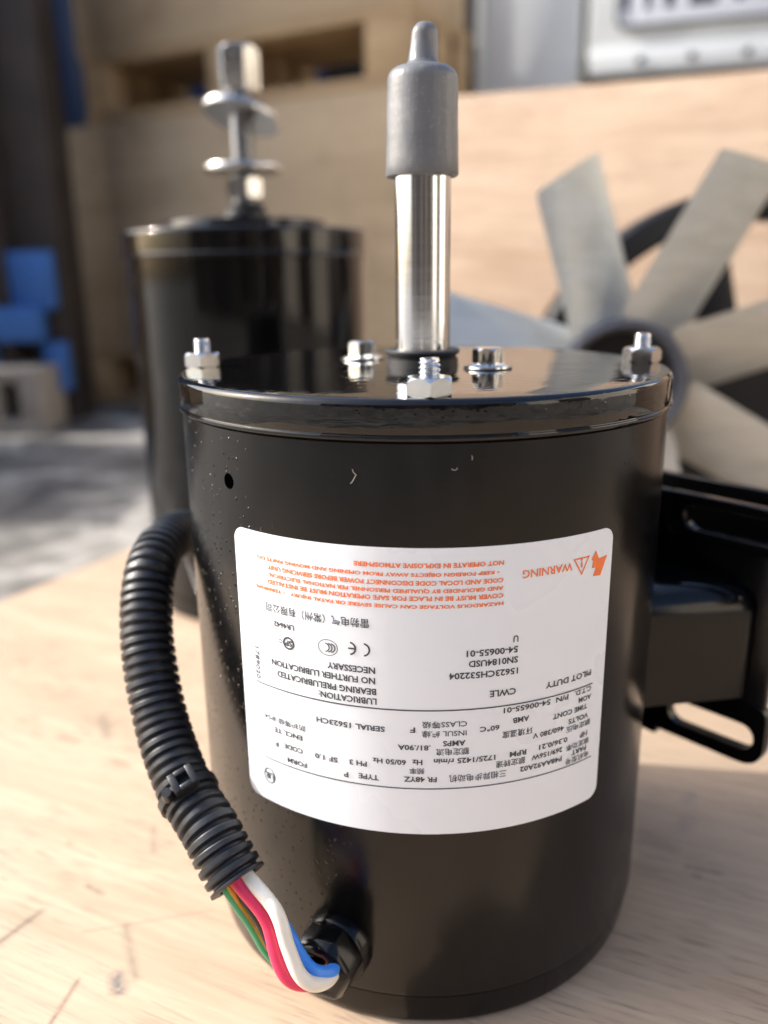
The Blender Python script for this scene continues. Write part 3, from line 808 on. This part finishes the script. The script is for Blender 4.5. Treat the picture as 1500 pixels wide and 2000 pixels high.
def blade(ang, FR=FR):
    V, F = [], []; nu, nv = 14, 8
    for side in (0, 1):
        for i in range(nu+1):
            s = i/nu; r = .034+(FR-.034)*s
            w = .0500-.004*s; tw = R_(31-4*s)
            for j in range(nv+1):
                c = (j/nv-.5); x = c*w; cam_ = .0045*(1-4*c*c)
                rr = r-(.010*(c-.1) if i == nu else 0)*1.2
                lx = x*math.cos(tw)-(cam_+side*.0014)*math.sin(tw)*-1; lz = x*math.sin(tw)+(cam_+side*.0014)*math.cos(tw)
                V.append(Mf @ (Matrix.Rotation(ang, 4, 'Z') @ Vector((rr, lx, lz))))
    n1 = (nu+1)*(nv+1); idx = lambda s, i, j: s*n1+i*(nv+1)+j
    for i in range(nu):
        for j in range(nv):
            F.append((idx(0, i, j), idx(0, i+1, j), idx(0, i+1, j+1), idx(0, i, j+1)))
            F.append((idx(1, i, j), idx(1, i, j+1), idx(1, i+1, j+1), idx(1, i+1, j)))
        for j in (0, nv): F.append((idx(0, i, j), idx(1, i, j), idx(1, i+1, j), idx(0, i+1, j)))
    for j in range(nv):
        for i in (0, nu): F.append((idx(0, i, j), idx(0, i, j+1), idx(1, i, j+1), idx(1, i, j)))
    return V, F
for ang in (107, 62, 18, -30, -75, -118, -160, 163):
    V, F = blade(R_(ang), .1225 if ang in (107, 163) else FR); mesh_obj('blade', V, F, MT['blade'], fan, 40)
# black ring bracket standing behind it
RC = Vector((.228, .318, 0)); rgc = .1350+GZ+.026
ring = empty('fan_ring', (RC.x, RC.y, GZ)); tag(ring, 'black round ring frame with arms standing behind the fan blades', 'fan frame')
Mr = Matrix.Translation((0, 0, .1480)) @ Euler((R_(90), 0, 0)).to_matrix().to_4x4()
V, F = lathe([(.128, -.010), (.147, -.010), (.148, -.008), (.148, .010), (.145, .013), (.131, .013), (.128, .010), (.128, -.010)], 96)
mesh_obj('rim', [Mr @ Vector(v) for v in V], F, MT['black_paint'], ring)
V, F = lathe([(0, -.03), (.058, -.03), (.060, -.027), (.060, .020), (.055, .026), (0, .026)], 64)
mesh_obj('motor_body', [Mr @ Vector(v) for v in V], F, MT['black_paint'], ring)
for ang in (104, 224, 344):
    box('arm', .050, .136, -.013, .013, -.006, .006, MT['black_paint'], ring, .002, Mr @ Matrix.Rotation(R_(ang), 4, 'Z'))

# ================================================================== background
def wall_frame(p0, p1):
    """frame whose x runs from p0 to p1 on plan, y into the thing, z up"""
    d = Vector((p1[0]-p0[0], p1[1]-p0[1], 0)); L = d.length; d.normalize(); q = Vector((-d.y, d.x, 0))
    return L, Matrix(((d.x, q.x, 0, p0[0]), (d.y, q.y, 0, p0[1]), (0, 0, 1, 0), (0, 0, 0, 1)))
# sunlit plywood panel behind the fan
L, Mp = wall_frame((.018, .588), (1.10, .190))
pn = empty('plywood_sheet', (.3, .48, GZ)); tag(pn, 'large sunlit peach plywood panel standing upright behind the fan', 'panel')
part_of(box('face_sheet', 0, L, 0, .003, GZ, .3545, MT['panel'], None, .0005, Mp), pn)
part_of(box('core_sheet', .0004, L-.0004, .003, .015, GZ, .3540, MT['ply_edge'], None, 0, Mp), pn)

# two crates stacked on pallets
p0, p1 = (-.616, 1.463), (.055, 1.098)
def pallet(name, label, z0, z1, Lp, Mp, depth, x0=0, ends=(.075, .30, .56)):
    e = empty(name, tuple(Mp @ Vector((Lp/2, depth/2, z0)))); tag(e, label, 'pallet', 'pallets under the crates')
    t = .018
    for k in range(3):
        y = k*(depth-.06)/2
        part_of(box('bottom_board', x0, Lp, y, y+.06, z0, z0+t, MT['pine'], None, .001, Mp), e)
        for xb in (x0+.002, (x0+Lp)/2-.05, Lp-.082):
            part_of(box('block', xb, xb+(.062 if xb < .1 else .08), y+.002, y+.058, z0+t, z1-t, MT['pine'], None, .0015, Mp), e)
    n = 5
    for k in range(n):
        y = k*(depth-.046)/(n-1)
        part_of(box('deck_board', x0, Lp, y+.001, y+.045, z1-t, z1, MT['pine'], None, .001, Mp), e)
    return e
L, Mc = wall_frame(p0, p1)
def crate(name, label, z0, z1, x0, x1, depth, y0=0):
    e = empty(name, tuple(Mc @ Vector(((x0+x1)/2, depth/2, z0)))); tag(e, label, 'crate', 'stacked plywood crates')
    part_of(box('front_panel', x0, x1, y0, y0+.009, z0, z1, MT['crate'], None, .0008, Mc), e)
    part_of(box('side_panel', x0+.0005, x0+.0095, y0+.009, y0+depth, z0+.0005, z1-.0005, MT['crate'], None, .0008, Mc), e)
    part_of(box('side_panel', x1-.0095, x1-.0005, y0+.009, y0+depth, z0+.0005, z1-.0005, MT['crate'], None, .0008, Mc), e)
    part_of(box('back_panel', x0+.0095, x1-.0095, y0+depth-.009, y0+depth, z0+.0005, z1-.0005, MT['crate'], None, .0008, Mc), e)
    part_of(box('lid', x0+.0096, x1-.0096, y0+.0095, y0+depth-.0095, z1-.010, z1-.0008, MT['crate'], None, 0, Mc), e)
    return e
pallet('pallet', 'wooden pallet on the ground under the lower crate', GZ, .062, L, Mc, .22)
crate('plywood_crate', 'shaded tan plywood crate resting on the ground pallet', .062, .472, 0, L, .22)
pallet('pallet', 'wooden pallet between the two stacked crates', .4722, .585, L-.02, Mc, .22, .07)
crate('plywood_crate', 'weathered plywood crate stacked on the upper pallet', .585, .745, .062, L-.03, .22)

# white vehicle end with number plate
veh = empty('parked_vehicle', (.4, 1.35, GZ)); tag(veh, 'white vehicle rear with pillar and number plate behind the plywood panel', 'vehicle')
L, Mv = wall_frame((.3405, 1.315), (.80, 1.178))
part_of(box('pillar', -.185, -.012, .02, .20, .10, 1.3, MT['white_body'], None, .012, Mv), veh)
part_of(box('pillar_flange', -.192, -.184, .012, .03, .10, 1.3, MT['white_body'], None, .003, Mv), veh)
bmp = part_of(box('bumper', 0, L, .012, .16, .548, 1.0, MT['white_body'], None, .006, Mv), veh)
bm = bmesh.new(); box_bm(bm, .004, L, .002, .0125, .521, .5605, .004, Mv)
part_of(bm_obj('bumper_lip', bm, MT['white_body'], None, 30), veh)
for x in (.088, .170, .255, .34):
    o = box('lip_bolt', -.006, .006, -.004, .006, -.006, .006, MT['rusty'], None, .002, Mv @ Matrix.Translation((x, .002, .540)))
    part_of(o, veh)
part_of(box('chassis', -.55, L, .22, 1.2, .02, .95, MT['black_paint'], None, 0, Mv), veh)
for x in (-.38, .30): 
    V, F = lathe([(.08, -.09), (.23, -.09), (.25, -.07), (.25, .07), (.23, .09), (.08, .09), (.08, -.09)], 48)
    o = mesh_obj('tyre', [Mv @ (Matrix.Translation((x, .50, GZ+.25)) @ Matrix.Rotation(R_(90), 4, 'X') @ Vector(v)) for v in V], F, MT['black_rubber']); part_of(o, veh)
# plate: pressed sheet with raised rim, coloured dark as its shadow line, and embossed characters
Mpl = Mv @ Matrix.Translation((.045, .0, .590))
plv = []
o_ = round_poly([(0, 0), (.44, 0), (.44, .14), (0, .14)], [.010]*4); i_ = round_poly([(.004, .004), (.436, .004), (.436, .136), (.004, .136)], [.007]*4)
pl_o = box('number_plate', .002, .438, .004, .0075, .002, .138, MT['plate'], None, .001, Mpl); part_of(pl_o, veh)
V, F = plate_with_slot(resample_loop(o_, 80), resample_loop(i_, 80), .008, lambda u, v, w: Mpl @ Vector((u, .001+w, v)))
rim = mesh_obj('plate_rim', V, F, MT['plate_rim'], None, 30); part_of(rim, veh); rim.parent = pl_o; rim.matrix_parent_inverse = pl_o.matrix_parent_inverse @ Matrix.Identity(4)
rim.matrix_parent_inverse = Matrix.Identity(4)
for ch, x in (('H', .010), ('1', .075), ('2', .112), ('0', .168), ('6', .224), ('5', .280)):
    me = text_mesh(ch, .03); xs = [v.co.x for v in me.vertices]; ys = [v.co.y for v in me.vertices]
    w = .016 if ch == '1' else .045
    for v in me.vertices:
        v.co = Mpl @ Vector((x+(v.co.x-min(xs))/(max(xs)-min(xs))*w, .0032, .026+(v.co.y-min(ys))/(max(ys)-min(ys))*.09))
    me.materials.append(MT['plate_ink']) if not me.materials else me.materials.__setitem__(0, MT['plate_ink'])
    o = link(bpy.data.objects.new('plate_character', me)); o.parent = pl_o
# rust-dark steel post with blue brackets, cement block at its foot
post = empty('steel_post', (-.60, 1.27, GZ)); tag(post, 'tall rusty dark steel post with blue brackets beside the crates', 'post')
part_of(box('upright', -.640, -.555, 1.22, 1.32, GZ, 1.6, MT['rusty'], None, .004), post)
part_of(box('cross_brace', -.664, -.640, 1.18, 1.36, GZ, 1.6, MT['rusty'], None, .003), post)
part_of(box('blue_upright', -.715, -.668, 1.14, 1.19, .061, 1.6, MT['blue'], None, .003), post)
part_of(box('blue_bracket', -.640, -.566, 1.195, 1.221, .150, .245, MT['blue'], None, .004), post)
part_of(box('blue_beam', -1.05, -.585, 1.165, 1.205, .098, .155, MT['blue'], None, .004), post)
part_of(box('blue_foot', -.595, -.556, 1.190, 1.221, .012, .095, MT['blue'], None, .004), post)
blk = empty('cement_block', (-.70, 1.17, GZ)); tag(blk, 'pale hollow cement block at the foot of the steel post', 'block')
bm = bmesh.new()
for a, b, c, d in ((-.78, -.57, GZ, GZ+.022), (-.78, -.57, .038, .060), (-.78, -.755, GZ+.022, .038), (-.665, -.640, GZ+.022, .038), (-.605, -.57, GZ+.022, .038)):
    box_bm(bm, a, b, 1.10, 1.21, c, d, .0015)
part_of(bm_obj('block_body', bm, MT['cement'], None, 30), blk)
# blue steel container: its long side shades the crates, the end closes the yard
cont = empty('steel_container', (-.82, 1.8, GZ)); tag(cont, 'navy blue corrugated steel container behind the post', 'container')
V, F = [], []; k = 0; y = 1.30
pts = []
while y < 2.75:
    for dy, dx in ((0, 0), (.07, 0), (.09, .03), (.16, .03), (.18, 0)):
        pts.append((-.86+dx, y+dy))
    y += .18
for i, (x, yy) in enumerate(pts):
    V += [(x, yy, GZ), (x, yy, 1.20), (x-.35, yy, 1.20), (x-.35, yy, GZ)]
    if i:
        b = 4*(i-1); F += [(b, b+4, b+5, b+1), (b+1, b+5, b+6, b+2), (b+2, b+6, b+7, b+3)]
F += [(0, 1, 2, 3), (4*len(pts)-4, 4*len(pts)-1, 4*len(pts)-2, 4*len(pts)-3)]
part_of(mesh_obj('side_wall', V, F, MT['navy_steel'], None, 20), cont)
V, F = [], []; pts = []; x = -.80
while x < 2.4:
    for dx, dy in ((0, 0), (.07, 0), (.09, .03), (.16, .03), (.18, 0)): pts.append((x+dx, 2.62+dy))
    x += .18
for i, (x, yy) in enumerate(pts):
    V += [(x, yy, GZ), (x, yy, 1.20), (x, yy+.3, 1.20), (x, yy+.3, GZ)]
    if i:
        b = 4*(i-1); F += [(b, b+4, b+5, b+1), (b+1, b+5, b+6, b+2), (b+2, b+6, b+7, b+3)]
F += [(0, 1, 2, 3), (4*len(pts)-4, 4*len(pts)-1, 4*len(pts)-2, 4*len(pts)-3)]
part_of(mesh_obj('end_wall', V, F, MT['navy_steel'], None, 20), cont)
# low stack of pallets added out of view on the left to shade the concrete
lp = empty('shade_pallet_stack', (-.95, .82, GZ)); tag(lp, 'unseen low stack of pallets added left of the board to shade the concrete', 'pallet stack')
for k in range(3):
    z = GZ+k*.125
    for j in range(3): part_of(box('bearer', -1.4, -.84, .66+j*.19, .71+j*.19, z, z+.105, MT['pine'], None, .001), lp)
    for j in range(4): part_of(box('deck_board', -1.4+j*.147, -1.28+j*.147, .66, 1.09, z+.1055, z+.1245, MT['pine'], None, .001), lp)

# added walls, out of view: the brown one darkens reflections, the cream one bounces warm light
def added_yard_wall(name, label, p0, p1, h, mat, doors):
    L, Mw = wall_frame(p0, p1); e = empty(name, (*p0, GZ)); tag(e, label, 'wall')
    x = 0
    for d0, d1 in doors:
        part_of(box('wall_bay', x, d0, 0, .2, GZ, h, mat, None, 0, Mw), e)
        part_of(box('door', d0, d1, .08, .14, GZ, h*.82, MT['rusty'], None, 0, Mw), e)
        part_of(box('lintel', d0, d1, 0, .2, h*.82, h, mat, None, 0, Mw), e)
        x = d1
    part_of(box('wall_bay', x, L, 0, .2, GZ, h, mat, None, 0, Mw), e)
added_yard_wall('added_yard_wall', 'unseen brown wall with dark doors, added for dark bands in the reflections', (3.4, -4.2), (-4.5, -4.2), 2.6, MT['wall_brown'], ((.9, 1.9), (2.9, 3.4), (4.1, 5.6), (6.3, 6.9)))
added_yard_wall('added_yard_wall', 'unseen cream wall on the right, added to bounce warm light', (3.6, 3.2), (3.6, -4.0), 2.4, MT['wall_cream'], ((1.2, 2.1), (4.3, 5.6)))
